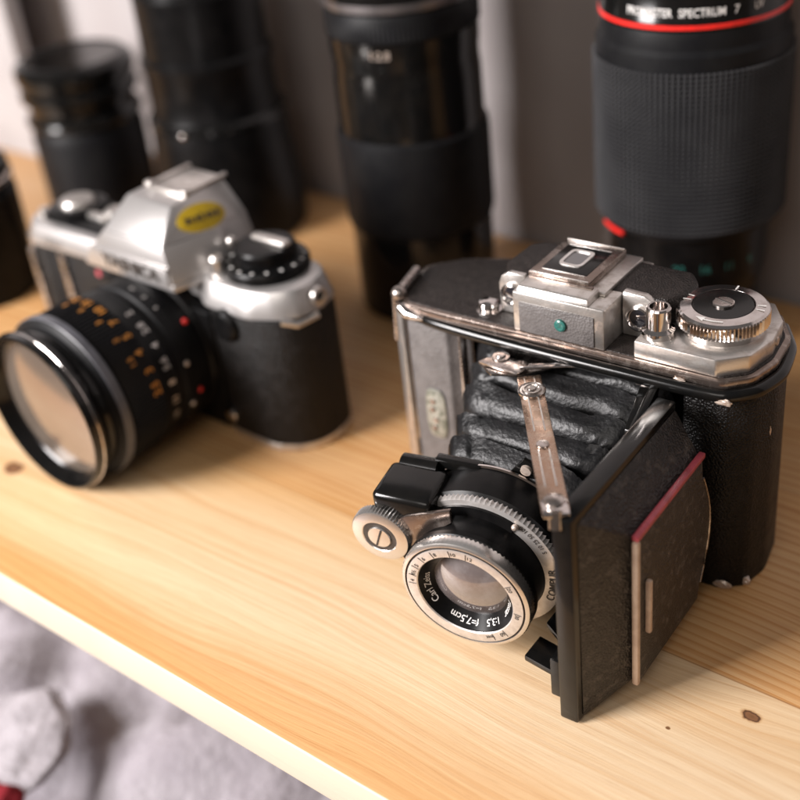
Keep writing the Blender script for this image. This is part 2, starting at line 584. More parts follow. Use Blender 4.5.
# body: two film chambers, back and bottom round an open middle
b = MB()
rp = [(62, 0), (80, 0), (82.5, .8), (90.5, 6.6), (92, 9), (95, 21), (95, 25), (92.5, 42), (83, 60), (78, 64), (62, 64)]
b.prism(rp, 0, 111, bev=1.2)
b.prism([(-50, 30), (62.5, 30), (62.5, 64), (-50, 62)], 0, 111, bev=0)
b.prism([(-51, 3), (62.5, 3), (62.5, 31), (-51, 31)], 0, 9, bev=.5)
b.prism([(-51, 6), (62.5, 6), (62.5, 31), (-51, 31)], 106, 111, bev=.3)
b.build('body', 'leather', fc)
b = MB()
lp = [(-83, 0), (-60, 0), (-55, 6), (-51, 8), (-49, 64), (-64, 61), (-80, 55), (-91, 44), (-95, 30), (-92, 12)]
b.prism(lp, 0, 111, bev=1.0)
lb = b.build('film_chamber', 'leather_grey', fc)
tag(lb, 'worn grey leather end of the body')
# metal linings of the open middle
b = MB()
b.box(-53.2, -51.9, -.2, 5.5, 8, 108, bev=.3)
b.box(-50.6, -49.6, 7.4, 29, 8, 106, bev=.2)
b.build('inner_lining', 'worn_chrome', fc)
b = MB()
b.tube([(-46, 16, 9), (-46, 16, 106)], 2.2)
b.tube([(-41.5, 24, 9), (-41.5, 24, 106)], 1.3)
b.build('film_roller', 'chrome', fc)
b = MB().box(-48, 61.5, 27, 29.7, 9.5, 105.5, bev=0)
b.build('inner_wall', 'matt_black', fc)

# left edge trim, window for the film number, strap bar
b = MB()
b.prism([(-90.5, .6), (-84.2, -2.2), (-83.2, -.4), (-90, 3.2)], 2, 112, bev=.3)
b.build('edge_trim', 'satin_chrome', fc)
b = MB()
b.tube([(-91, 7, 30), (-91.5, 8, 108)], 1.4)
b.box(-91, -86, .5, 6, 20, 30, bev=1)
b.build('side_hinge', 'worn_chrome', fc)
b = MB()
# slot plate : rounded frame standing proud of the chamber face
wpts = []
for a in range(0, 360, 10):
    ca, sa = cos(radians(a)), sin(radians(a))
    wpts.append((-70 + 6.0 * math.copysign(abs(ca) ** .5, ca), 54 + 14.5 * math.copysign(abs(sa) ** .6, sa)))
b.mx = m4
b.prism([(x, z) for x, z in wpts], .1, .9, bev=.3)
cp = b.build('catch_plate', mat('tarnished_plate', (.34, .34, .30), .4, .6, noise_col=(.16, .17, .14), noise_scale=3, noise_lo=.45), fc)
b = MB(m4)
for zz in (61, 56, 50, 45):
    b.lathe([(0, .8), (1.6, .8), (1.5, 1.5), (0, 1.7)], n=20, c=(-70 + random.uniform(-2.5, 2.5), zz, 0))
b.build('catch_stud', 'bronze', cp)

# top plate with its rim and leather inset
TP = [(-82, -2), (-60, -3), (81, -3), (91, 6), (95, 22), (93, 43), (82, 61), (40, 65), (-58, 61), (-80, 52), (-94, 38), (-93, 12)]


def round_corners(poly, rad, n=5):
    k = len(poly)
    out = []
    for i in range(k):
        p0, p1, p2 = Vector(poly[i - 1]), Vector(poly[i]), Vector(poly[(i + 1) % k])
        a, c = (p0 - p1), (p2 - p1)
        r = min(rad, a.length * .48, c.length * .48)
        a.normalize(); c.normalize()
        s0, s1 = p1 + a * r, p1 + c * r
        for j in range(n + 1):
            t = j / n
            out.append(tuple(s0 * (1 - t) ** 2 + p1 * 2 * t * (1 - t) + s1 * t ** 2))
    return out


TP = round_corners(TP, 3)


def inset(poly, d):
    k = len(poly)
    out = []
    for i in range(k):
        p0, p1, p2 = Vector(poly[i - 1]), Vector(poly[i]), Vector(poly[(i + 1) % k])
        e1, e2 = (p1 - p0).normalized(), (p2 - p1).normalized()
        n1, n2 = Vector((-e1.y, e1.x)), Vector((-e2.y, e2.x))
        nn = (n1 + n2).normalized()
        out.append(tuple(p1 + nn * d / max(.4, nn.dot(n1))))
    return out


b = MB()
b.prism(TP, 111.2, 115.6, bev=.9)
tp = b.build('top_plate', 'bronze', fc)
b = MB()
ti = inset(TP, 2.4)
b.prism(ti, 115.0, 116.1, bev=.25)
b.build('leather_inset', 'leather_fine', tp)
# lacquered rail under the front edge
b = MB()
rl = [(-80, 1.5), (-60, -3.2), (0, -4.6), (60, -4.6), (78, -4.0), (83, -2.6), (90, 3.6), (93, 8), (96, 20), (96, 26), (93, 42), (91, 47), (83, 60)]
for _ in range(3):      # corner cutting
    rl = [rl[0]] + [tuple(Vector(p_) * (1 - t_) + Vector(q_) * t_) for p_, q_ in zip(rl, rl[1:]) for t_ in (.25, .75)] + [rl[-1]]
b.tube([(x, y, 108.8) for x, y in rl], 3.0, n=18)
b.build('front_rail', 'lacquer', fc)
b = MB()
b.tube([(-84, -1.5, 113), (-80, -2.4, 110.5), (-70, -3.2, 110.2)], [2.8, 3.2, 1.2], n=14)
b.build('rail_end', 'chrome', fc)
# strap lug
b = MB()
b.tube([(-88, 4, 118), (-93, 26, 118)], 2.6, n=18)
b.tube([(-89, 1, 119), (-90.5, 1, 92)], 1.7, n=12)
b.ball((-88, 3, 117.5), 4, (1, 1, .9))
b.build('strap_lug', 'worn_chrome', fc)
# release button
b = MB()
b.lathe([(6.2, 0), (6.2, 1), (4.8, 1.2), (5.2, 3.4), (4.6, 4.8), (2.6, 5.7), (0, 6)], n=40, c=(-40, 9, 115.8))
b.build('release_button', 'chrome', fc)

# rangefinder housing behind the finder
HB = [(-37, 22), (-32, 14), (-20, 12), (46, 17), (52, 24), (52, 38), (46, 46), (-28, 48), (-36, 42)]
b = MB()
b.prism(HB, 115.8, 136.5, bev=2.2, seg=3)
rh = b.build('rangefinder_housing', 'leather_fine', fc)
b = MB()
b.mx = m4
# left arched cheek plate and right eyepiece plate (face -y)
arch = [(-34, 116.4), (-20.5, 116.4), (-20.5, 137.5), (-29, 137.5), (-33, 135), (-34.6, 131)]
b.prism(arch, -13.5, -10.2, bev=.7)
b.build('front_plate', 'satin_chrome', rh)
b = MB()
b.mx = m4
arch = [(26.6, 116.4), (46, 116.4), (46, 129), (43, 134), (37, 137.4), (26.6, 137.8)]
b.prism(arch, -18.5, -14.2, bev=.7)
b.build('front_plate', 'satin_chrome', rh)
b = MB(m4)
b.lathe([(5.6, -10.5), (5.6, -8.2), (4.6, -7.8), (4.2, -9), (0, -9.2)], n=40, c=(-27, 127, 0))
b.build('rangefinder_window', ['chrome'], rh)
b = MB(m4)
b.lathe([(4.1, -9.1), (3, -8.6), (0, -8.4)], n=40, c=(-27, 127, 0))
b.build('window_glass', 'dark_glass', rh)
b = MB(m4)
b.lathe([(6.0, -14.5), (6.0, -12.2), (5.2, -11.8), (4.8, -13), (0, -13.2)], n=40, c=(35, 126.5, 0))
b.build('eyepiece_ring', 'chrome', rh)
b = MB(m4)
b.lathe([(4.7, -13.1), (3, -12.7), (0, -12.5)], n=40, c=(35, 126.5, 0))
b.build('window_glass', 'dark_glass', rh)

# viewfinder housing
b = MB()
b.box(-20, 26, -2.2, 48, 115.8, 136, bev=1.0)
vf = b.build('viewfinder', 'satin_chrome', fc)
b = MB()
b.box(-16.4, 21.2, -2.9, -1.6, 116.6, 131.4, bev=.3)
b.build('front_leather', 'leather_grey', vf)
b = MB(m4)
b.lathe([(3.0, 2.7), (2.8, 3.9), (2.0, 4.3), (0, 4.1)], n=30, c=(5, 124.5, 0))
b.build('front_stud', 'green', vf)
b = MB()
b.hexa([(-18, -2.5, 136), (18.5, -2.5, 136), (18.5, 10, 136), (-18, 10, 136), (-17, -1.0, 139.2), (17.5, -1.0, 139.2), (17.5, 10, 140),
        (-17, 10, 140)], bev=.7)
b.box(-17.5, 21, 9, 47, 136, 138.2, bev=.6)
b.build('hinged_cover', 'satin_chrome', vf)
b = MB()
b.box(-17, 13.5, 8, 45, 138.3, 141.8, bev=.5)
b.box(-16, 16, 6.5, 8.5, 138.3, 140.6, bev=.4)
sp_ = b.build('top_shoe', 'bronze', vf)
b = MB()
for x0, x1, y0, y1 in ((-12.5, 9, 12.6, 13.4), (-12.5, 9, 38.6, 39.4), (-16.4, 13, 43.8, 44.5), (-16.4, 13, 8.4, 9.1)):
    b.box(x0, x1, y0, y1, 141.6, 142.1, bev=.15)
b.build('shoe_rail', 'ring_silver', vf)
b = MB().box(-13, 9.6, 13.7, 38.3, 141.5, 142.1, bev=.2)
b.build('shoe_plate', 'lacquer', vf)
b = MB()
fr_o, fr_i = [], []
for a in range(0, 360, 12):
    ca, sa = cos(radians(a)), sin(radians(a))
    ux, uy = math.copysign(abs(ca) ** .38, ca), math.copysign(abs(sa) ** .38, sa)
    fr_o.append((-2 + 6.0 * ux, 26.5 + 8.0 * uy))
    fr_i.append((-2 + 4.6 * ux, 26.5 + 6.4 * uy))
k = len(fr_o)
vv = [(x, y, 141.9) for x, y in fr_o] + [(x, y, 142.8) for x, y in fr_o] + [(x, y, 142.8) for x, y in fr_i] + [(x, y, 141.9) for x, y in fr_i]
ff = []
for i in range(k):
    j = (i + 1) % k
    ff += [(i, j, k + j, k + i), (k + i, k + j, 2 * k + j, 2 * k + i), (2 * k + i, 2 * k + j, 3 * k + j, 3 * k + i)]
b.add(vv, ff)
b.build('window_frame', 'silver_scale', vf)
b = MB().prism(fr_i, 141.5, 142.3, bev=0)
b.build('window_glass', 'dark_glass', vf)

# winding side
b = MB()
b.prism([(39.5, -1.2), (77, -1.6), (88, 8), (91.5, 24), (89.5, 41), (81, 54), (39.5, 54)], 115.8, 124.2, bev=.8)
wb = b.build('winding_base', 'satin_chrome', fc)
b = MB()
cx, cy = 68.5, 25.5
b.lathe([(17.4, 124), (17.6, 127), (18.4, 127.6), (19.8, 127.9, .7), (19.8, 133.2, .7), (19.2, 134), (18.2, 134.9), (13.4, 135.4), (13.2, 134.6)],
        n=144, c=(cx, cy, 0))
wd = b.build('winding_dial', 'chrome', fc)
b = MB()
b.lathe([(13.2, 134.5), (12.6, 135.2), (6, 135.4), (0, 135.4)], n=72, c=(cx, cy, 0))
b.build('dial_disc', 'lacquer', wd)
b = MB()
b.lathe([(4.6, 135.2), (4.6, 136.2), (4.1, 136.6), (0, 136.8)], n=40, c=(cx, cy, 0))
ds = b.build('dial_screw', 'worn_chrome', wd)
b = MB()
mm = Matrix.Translation((cx, cy, 0)) @ Matrix.Rotation(radians(-15), 4, 'Z')
b.mx = mm
b.box(-4.2, 4.2, -.35, .35, 136.5, 136.95, bev=.1)
b.build('screw_slot', 'black_print', wd)
b = MB()
# engraved white marks and arrow on the rim of the dial


def arc_mark(b, a0, a1, r0, r1, z, nseg=10, arrow=False):
    vs, fs = [], []
    for i in range(nseg + 1):
        a = radians(a0 + (a1 - a0) * i / nseg)
        vs += [(cx + r0 * cos(a), cy + r0 * sin(a), z), (cx + r1 * cos(a), cy + r1 * sin(a), z)]
    for i in range(nseg): fs.append((2 * i, 2 * i + 1, 2 * i + 3, 2 * i + 2))
    if arrow:
        a = radians(a0)
        k = len(vs)
        a2 = radians(a0 + (-1 if a1 > a0 else 1) * 16)
        vs += [(cx + (r0 - 1.2) * cos(a), cy + (r0 - 1.2) * sin(a), z), (cx + (r1 + 1.2) * cos(a), cy + (r1 + 1.2) * sin(a), z),
               (cx + (r0 + r1) / 2 * cos(a2), cy + (r0 + r1) / 2 * sin(a2), z)]
        fs.append((k, k + 1, k + 2))
    b.add(vs, fs)


arc_mark(b, 262, 292, 15.3, 16.2, 135.42, arrow=True)
for a in (3, 17, 172, 186, 90):
    arc_mark(b, a, a + 2.6, 14.0, 17.6, 135.42, 2)
b.build('dial_marks', 'white_print', wd)
b = MB()
b.lathe([(7.2, 124), (7.2, 127), (6.0, 127.6), (5.4, 128.2), (5.4, 137), (4.8, 137.8), (3.9, 137.8), (3.8, 132), (0, 132)], n=48, c=(46.5, 8.5, 0))
b.build('cable_socket', 'chrome', fc)
b = MB()
b.lathe([(0, -1.2), (2, -1.2), (2.2, 0), (1.8, .6), (0, .8)], n=24)
o = b.build('side_screw', 'chip', fc)
o.location = Vector((91.0, 30, 120)) * S
o.rotation_euler = (0, pi / 2, 0)

# bare metal chips on the black corners
for (x, y, z, a, b_, c_, sd_i) in ((82, -5.4, 107.4, 3.8, 1.0, 1.5, 1), (94.2, 20, 82, .6, 1.4, 3.6, 2), (83, .7, 3, 4.2, 1.0, 2.6, 3),
                                   (91.4, 8.6, 3, 2.2, 2.0, 2.3, 4), (62, -3.4, 111.8, 2.6, .8, 1.0, 5)):
    MB().ball((x, y, z), 1, (a, b_, c_), jit=.5, seed=sd_i * 3.3).build('bare_metal_chip', 'chip', fc)

# bellows
b = MB()
ST = []
YA, YB, NP = 12.0, -58.0, 5.0
NC = 96
rings = []
prof_b = [(0, -1), (.10, -.75), (.20, .55), (.27, 1), (.42, .82), (.58, .66), (.74, .5), (.84, .2), (.92, -.6)]
st_b = [(k_ + f_, h_) for k_ in range(int(NP)) for f_, h_ in prof_b] + [(NP, -1)]
for q_, tri in st_b:
    u = q_ / NP
    y = YA + (YB - YA) * u
    hw = 48 + (30 - 48) * u + 4.4 * tri
    hh = 45 + (31 - 45) * u + 5.0 * tri
    cz = 56 + (45 - 56) * u
    cxx = 2 + 5 * u
    ring = []
    for k in range(NC):
        a = 2 * pi * (k + .5) / NC
        ca, sa = cos(a), sin(a)
        ux, uz = math.copysign(abs(ca) ** .26, ca), math.copysign(abs(sa) ** .26, sa)
        p = Vector((cxx + hw * ux, y, cz + hh * uz))
        n1 = noise.noise(Vector((p.x * .05 + 7 * int(q_), y * .05, p.z * .05)))
        n2 = noise.noise(Vector((p.x * .16, y * .10 + 3 * int(q_), p.z * .16)))
        n3 = abs(noise.noise(Vector((p.x * .10 + 5 * int(q_), y * .03, p.z * .10))))
        p += Vector((ux * (1.4 * n1 + .5 * n2), 2.6 * n1 + .8 * n2, uz * (1.6 * n1 + .6 * n2 - 1.6 * max(0, .12 - n3) * 8 * (tri > 0))))
        ring.append(tuple(p))
    rings.append(ring)
vv = [p for r in rings for p in r]
ff = []
for r in range(len(rings) - 1):
    for k in range(NC):
        ff.append((r * NC + k, r * NC + (k + 1) % NC, (r + 1) * NC + (k + 1) % NC, (r + 1) * NC + k))
ff.append(tuple(range((len(rings) - 1) * NC, len(rings) * NC)))
b.add(vv, ff)
bo = b.build('bellows', 'bellows', fc, sharp=38)

# door with its sloping leather cover and outer panel
b = MB()
y0, y1, z0, z1 = -106, -13, .6, 107.5
b.box(56.4, 64.9, y0 + .8, y1, z0, z1, bev=.9)
dr = b.build('door', 'lacquer', fc)
b = MB()


def frustum(b, x0, x1, r0, r1, bev, mi=0):
    (a0, a1, c0_, c1) = r0
    (d0, d1, e0, e1) = r1
    v = [(x0, a0, c0_), (x0, a1, c0_), (x0, a1, c1), (x0, a0, c1), (x1, d0, e0), (x1, d1, e0), (x1, d1, e1), (x1, d0, e1)]
    b.hexa(v, bev, mi)


frustum(b, 65.0, 78, (y0 + 4.5, y1 - 1, z0 + .6, z1 - 3), (-78.5, -18, 10.5, 86.5), 1.0)
b.build('door_leather', 'door_leather', dr)
b = MB()
# outer foot panel with bowed rear edge
op = [(-79, 9.5), (-20, 9.5)]
for i in range(9):
    t = i / 8
    op.append((-18.5 + (11 * sin(pi * t) if .08 < t < .92 else 0) * .8, 18 + 58 * t))
op += [(-20, 88), (-79, 88)]
b.mx = Matrix(((0, 0, 1, 0), (1, 0, 0, 0), (0, 1, 0, 0), (0, 0, 0, 1)))
b.prism(op, 78.1, 80.2, bev=.5)
pn = b.build('foot_panel', 'door_leather', dr)
b = MB()
b.hexa([(77.6, -81.0, 86.2), (80.6, -81.0, 86.2), (80.6, -17.5, 86.2), (77.6, -17.5, 86.2), (77.6, -81.0, 88.8), (80.6, -81.0, 88.8),
        (80.6, -17.5, 88.8), (77.6, -17.5, 88.8)], .6)
b.build('red_trim', 'red_edge', dr)
b = MB()
b.box(77.6, 80.7, -81.6, -78.7, 9, 86, bev=1.0)
b.box(80.2, 82.8, -74.5, -72, 34, 62, bev=.8)
b.build('cream_trim', 'cream_edge', dr)
b = MB()
for i in range(16):
    pass
tr_pts = [(80.3, q[0] + .2, q[1]) for q in op[2:11]]
b.tube(tr_pts, .45, n=8)
b.build('panel_wire', 'worn_chrome', dr)

# strut arm between top of body and door
b = MB()
A, B = Vector((-3, -19, 104.5)), Vector((57.5, -103, 108.6))
dd = (B - A).normalized()
up = Vector((0, 0, 1))
sd = dd.cross(up).normalized()
b.band([A, B], sd * 5.4 + up * 0, up * .7, bev=.45)
st = b.build('strut', 'brown_steel', fc)
b = MB()
for off in (-2.2, 2.2):
    for t0, t1 in ((.02, .46), (.6, .86)):
        b.band([A + dd * 102 * t0 + sd * off + up * .75, A + dd * 102 * t1 + sd * off + up * .75], sd * .35, up * .2, bev=.1)
b.build('strut_groove', 'satin_chrome', st)
b = MB()
rp_ = A + dd * 14 + up * .6
b.lathe([(6.2, 0), (6.2, .9), (5.6, 1.3), (5.2, .9), (4.4, .9), (4.1, 1.7), (3.2, 1.7), (2.9, 1.2), (2.1, 1.2), (1.8, 2), (0, 2.2)], n=48,
        c=tuple(rp_))
b.build('strut_rivet', 'worn_chrome', st)
b = MB()
b.lathe([(2.8, 0), (2.6, 1.0), (0, 1.5)], n=32, c=tuple(A + dd * 58 + up * .6))
b.build('strut_rivet', 'worn_chrome', st)
b = MB()
b.lathe([(4.2, 0), (4.0, 1.4), (2.4, 2.4), (0, 2.6)], n=32, c=tuple(A + dd * 98 + up * .6))
b.build('strut_rivet', 'worn_chrome', st)
b = MB()
b.band([tuple(B - dd * 8), tuple(B + dd * 3)], sd * 5.2, up * 1.0, bev=.8)
b.tube([tuple(B + Vector((0, 0, 1))), tuple(B + Vector((1, -2, -6)))], 3.0, n=16)
b.build('strut_end', 'chrome', st)
# folded lever plate at the body end
b = MB()
b.prism([(-31, -17), (-20, -24), (-7, -19), (4, -4), (0, 6), (-22, 3)], 103, 104.4, bev=.4)
b.band([(-27, -16, 106), (-6, -18, 106)], (1.5, 4.0, 0), (0, 0, .7), bev=.4)
b.lathe([(3.4, 0), (3, 1.4), (1.4, 1.8), (1.2, 1), (0, 1)], n=32, c=(-11, -12, 104.3))
b.lathe([(4.2, 0), (4, 1.0), (2.4, 1.0), (2.0, 1.8), (0, 2)], n=32, c=(-21, -13, 106.4))
b.build('lever_plate', 'worn_chrome', fc)
b = MB()
b.tube([(-8, -18, 107), (10, -8, 107.2), (33, 2, 107)], .8, n=10)
b.tube([(-6, -14, 107), (12, -5, 107.4), (33, 2, 107.4)], .6, n=10)
b.build('lever_spring', 'chrome', fc)
# dark link arm along the inside of the door
b = MB()
b.band([(52, -6, 106), (54, -98, 66)], (2.0, 0, 0), (0, 1.4, 3.2), bev=.5)
b.band([(46, 2, 105.5), (52, -30, 97)], (3.0, 0, 0), (0, .6, 1.6), bev=.5)
b.build('door_link', 'lacquer', fc)
b = MB()
b.box(42, 51, -5, 2, 104.5, 107, bev=.7)
b.build('link_bracket', 'worn_chrome', fc)

# ---- shutter and lens, built in a frame whose +z looks out of the lens
yw, pt = radians(-9), radians(5)
nv = Vector((-sin(yw) * cos(pt), -cos(yw) * cos(pt), -sin(pt)))
ux_ = Vector((cos(yw), -sin(yw), 0))
uy_ = nv.cross(ux_)
LC = Vector((7.5, -98, 41.2))
LM = Matrix.Translation(LC) @ Matrix((ux_, uy_, nv)).transposed().to_4x4()

b = MB(LM)
b.lathe([(30.5, -44), (37.2, -43), (37.6, -40), (37.6, -25.5), (36.2, -24)], n=96)
b.lathe([(36.0, -25), (36, -21.8), (29.2, -21.2), (29.0, -19), (28.8, -14), (28.8, -9), (30.2, -8.6), (30.2, -6.2), (29.6, -5.6)], n=96)
sh = b.build('shutter', 'satin_black', fc)
b = MB(LM)
b.lathe([(37.7, -42.6), (38.6, -42.3), (38.6, -41.4), (37.7, -41)], n=96)
b.build('rear_flange', 'chrome', sh)
b = MB(LM)
b.lathe([(35.6, -25), (36.8, -24.7, .7), (36.8, -22.4, .7), (36.0, -21.2), (29.3, -20.2)], n=200)
b.build('speed_ring', 'silver_scale', sh)
b = MB(LM)


def ring_text(b, s, size, r, z, amid, cw=True, out=True, zs=0.):
    """cw: reads clockwise seen from the front, tops outwards"""
    def fn(x, y):
        rr = r + (y if cw else -y)
        a = radians(amid) + (-x / r if cw else x / r)
        return (rr * cos(a), rr * sin(a), z + zs * (rr - r))
    b.text(s, size, fn)


ring_text(b, 'COMPUR', 5.0, 34.6, -20.75, -7, cw=False, zs=-.15)
ring_text(b, '5 10 25 50 100', 2.8, 34.6, -20.75, 40, cw=False, zs=-.15)
b.build('shutter_lettering', 'black_print', sh)
b = MB(LM)
vo, n_o = [], 22
for i in range(n_o + 1):
    a = radians(56 + 62 * i / n_o)
    for r_, z_ in ((29.0, -19.2), (33.6, -19.6), (33.6, -21.2), (29.0, -21.0)):
        vo.append((r_ * cos(a), r_ * sin(a), z_))
fo = [(4 * i + k_, 4 * i + (k_ + 1) % 4, 4 * i + 4 + (k_ + 1) % 4, 4 * i + 4 + k_) for i in range(n_o) for k_ in range(4)]
fo += [(0, 1, 2, 3), (4 * n_o, 4 * n_o + 1, 4 * n_o + 2, 4 * n_o + 3)]
b.add(vo, fo)
b.build('ring_cover', 'satin_black', sh)
b = MB(LM)
# black face cover with dog-leg towards the focusing wheel
b.prism([(-12, 30), (-36, 26), (-44, 14), (-40, 2), (-26, -18), (0, 12)], -27, -15, bev=1.5)
b.build('cover_arm', 'satin_black', sh)
b = MB(LM)
b.prism([(-8, 36), (-30, 27), (-42, 18), (-31, 8), (-25, 14), (-8, 29)], -15, -12.8, bev=.4)
b.build('arm_face', 'bronze', sh)
# range prism box
b = MB(LM)
b.box(-47, -18, 8, 35.5, -38, -14, bev=3.4, seg=4)
b.tube([(-43, 31, -40), (-25, 31.5, -40)], 5.5, n=20)
b.build('prism_box', 'lacquer', sh)
b = MB(LM)
b.box(-27, -5, 33, 38, -45, -40, bev=.8)
b.box(-30, 12, 31, 34, -46, -43, bev=.6)
b.prism([(6, 34), (14, 44), (24, 40), (26, 33)], -46, -44, bev=.5)
b.build('standard_frame', 'lacquer', sh)
b = MB(LM)
b.lathe([(2.6, -44), (2.4, -42.6), (0, -42.2)], n=24, c=(15, 38.5, 0))
b.build('standard_screw', 'chip', sh)
MB(LM).box(23, 31, 33.5, 36, -44, -42.4, bev=.4).build('clip', 'chip', sh)
for q_, r_ in (((18, 27.5, -19.6), 1.5), ((-32.5, -4, -10), 1.3), ((-33, -12, -14), 1.6)):
    MB(LM).ball(q_, r_).build('standard_screw', 'chip', sh)
# focusing wheel
b = MB(LM @ Matrix.Translation((-43.5, 13.5, -10)))
b.lathe([(10, -6), (14.2, -5.5, .6), (14.2, -1.2, .6), (13.6, -.4), (12.4, 0), (8.5, .2), (8, -.4), (5.6, -.4), (5.4, .5), (0, .8)], n=110)
fw = b.build('focusing_wheel', 'ring_silver', sh)
b = MB(LM @ Matrix.Translation((-43.5, 13.5, -10)) @ Matrix.Rotation(radians(70), 4, 'Z'))
b.box(-5, 5, -.45, .45, .3, 1.05, bev=.1)
b.lathe([(8.2, -.35), (8.2, -.2), (5.7, -.2)], n=60)
b.build('wheel_slot', 'black_print', sh)

# lens barrel
b = MB(LM)
b.lathe([(29.4, -7.4), (30.0, -5.8, .5), (30.2, -1.6, .5), (29.6, -.6), (28.6, 0), (27.9, 0)], n=180)
lr = b.build('lens', 'ring_silver', fc)
b = MB(LM)
b.lathe([(27.9, .0), (27.6, -.5), (27.2, -.5), (27.0, .1)], n=96)
b.build('black_groove', 'black_print', lr)
b = MB(LM)
b.lathe([(27.0, .1), (26.6, .25), (22.4, .0), (22.0, -.5)], n=96)
b.build('scale_ring', 'silver_scale', lr)
b = MB(LM)


def zsc(r): return .05 + (r - 22.4) * .058 + .10


def sc_text(b, s, size, r, amid):
    def fn(x, y):
        rr = r + y
        a = radians(amid) - x / r
        return (rr * cos(a), rr * sin(a), zsc(rr))
    b.text(s, size, fn)


for a, s_ in ((178, '4'), (166, '4½'), (153, '5'), (138, '6'), (121, '8'), (100, '10'), (82, '12'), (30, '20'), (-8, '30'), (-45, '60'), (-62, 'feet')):
    sc_text(b, s_, 2.7, 23.4, a - 4)
    ar = radians(a)
    vs_ = []
    for r_, da in ((22.6, -.007), (22.6, .007), (26.2, .007), (26.2, -.007)):
        vs_.append((r_ * cos(ar + da), r_ * sin(ar + da), zsc(r_)))
    b.add(vs_, [(0, 1, 2, 3)])
b.build('scale_lettering', 'black_print', lr)
b = MB(LM)
b.lathe([(22.0, -.5), (21.6, -1.2), (17.4, -6.2), (17.0, -7)], n=96)
b.build('inner_cone', 'satin_black', lr)
b = MB(LM)


def cone_text(b, s, size, amid, r=18.4):
    def fn(x, y):
        rr = r + y * .72
        a = radians(amid) - x / r
        return (rr * cos(a), rr * sin(a), -6.2 + (rr - 17.4) * 1.19 + .28)
    b.text(s, size, fn, bold=.002)


cone_text(b, 'Carl Zeiss', 4.0, 190)
cone_text(b, 'Tessar', 4.0, -16)
cone_text(b, '1:3,5', 4.0, -57)
cone_text(b, 'f=7,5cm', 4.0, -101)
b.build('lens_lettering', 'white_print', lr)
b = MB(LM)
prof = [(17.2, -7)]
for i in range(1, 13):
    t = i / 12
    prof.append((17.2 * (1 - t), -7 + 4.6 * (1 - (1 - t) ** 2)))
b.lathe(prof, n=96)
b.build('glass', 'glass_coat', lr)

# lower standard foot
b = MB()
b.band([(30, -82, 8), (56, -86, 8)], (0, 7, 0), (0, 0, 1.6), bev=.6)
b.band([(36, -74, 22), (54, -78, 10)], (0, 5, 0), (0, 0, 1.4), bev=.5)
b.box(48, 56.9, -98, -80, 3, 24, bev=1)
b.build('standard_foot', 'lacquer', fc)

# ------------------------------------------------------------------ single lens reflex camera
E1 = radians(-43.4)
slr = empty('reflex_camera', (-141.6, 662.3, 0), E1)
tag(slr, 'silver and black reflex camera with large black lens and a yellow oval sticker', 'camera')


def rounded(poly, rad, n=5):
    k = len(poly)
    out = []
    for i in range(k):
        p0, p1, p2 = Vector(poly[i - 1]), Vector(poly[i]), Vector(poly[(i + 1) % k])
        a, c = (p0 - p1), (p2 - p1)
        r = min(rad, a.length * .45, c.length * .45)
        a.normalize(); c.normalize()
        s0, s1 = p1 + a * r, p1 + c * r
        for j in range(n + 1):
            t = j / n
            out.append(tuple(s0 * (1 - t) ** 2 + p1 * 2 * t * (1 - t) + s1 * t ** 2))
    return out


BP = [(-117, 8), (-108, -1), (-96, -1), (-90, 4), (55, 4), (64, -6), (100, -6), (113, 1), (120, 11), (122, 24), (118, 40), (106, 48),
      (-106, 48), (-117, 40)]
BPr = rounded(BP, 6)
b = MB().prism(BPr, 5, 84, bev=.6)
b.build('body', 'leather', slr)
b = MB().prism(rounded(BP, 6), 0.2, 5, bev=.8)
b.build('base_plate', 'satin_chrome', slr)
b = MB()
b.prism(rounded([(-117, 6), (-106, -3), (0, 2), (0, 48), (-106, 49), (-118, 40)], 5), 84, 97, bev=1.5,
        top=rounded([(-115, 10), (-105, 1), (0, 5), (0, 46), (-105, 47), (-115, 39)], 5))
b.prism(rounded([(30, 1), (50, 1), (60, -6), (94, -6), (111, 2), (120, 12), (122, 26), (118, 41), (106, 49), (30, 49)], 5), 84, 99, bev=1.5,
        top=rounded([(30, 6), (52, 6), (61, 0), (92, 0), (107, 6), (115, 14), (117, 26), (113, 39), (103, 46), (30, 46)], 5))
tpv = b.build('top_cover', 'slr_silver', slr)
# prism hump
b = MB()
pb = [(-9, -12), (42, -12), (52, 22), (47, 48), (-16, 48), (-20, 22)]
ptop = [(-2, 5), (36, 5), (36, 24), (32, 48), (0, 48), (-2, 24)]
b.prism(pb, 118, 135, bev=1.2, top=ptop)
b.prism([(-30, -14), (48, -14), (59, 22), (54, 48), (-27, 48), (-36, 22)], 97.4, 118, bev=1.0, top=pb)
b.prism([(-30, -14.4), (48.4, -14.4), (59.4, 22), (-36.4, 22)], 93, 97.2, bev=1.0)
ph = b.build('prism_housing', 'slr_silver', slr)
b = MB()
# front name plate, faces -y with lettering
b.hexa([(-26, -15.2, 96), (46, -15.2, 96), (46, -11, 96), (-26, -11, 96), (-21, -14.9, 107), (45, -14.9, 107), (45, -10, 107), (-21, -10, 107)], .5)
b.build('name_plate', 'slr_silver', ph)
b = MB()
b.text('YASHICA', 10.0, lambda x, y: (14 + x * 1.2, -15.7, 98.2 + y * 1.05), bold=.035)
b.build('front_lettering', 'black_print', ph)
b = MB()
b.text('FX-D', 6.5, lambda x, y: (-82 + x, -3.2, 87.5 + y * .9))
b.build('front_lettering', 'black_print', ph)
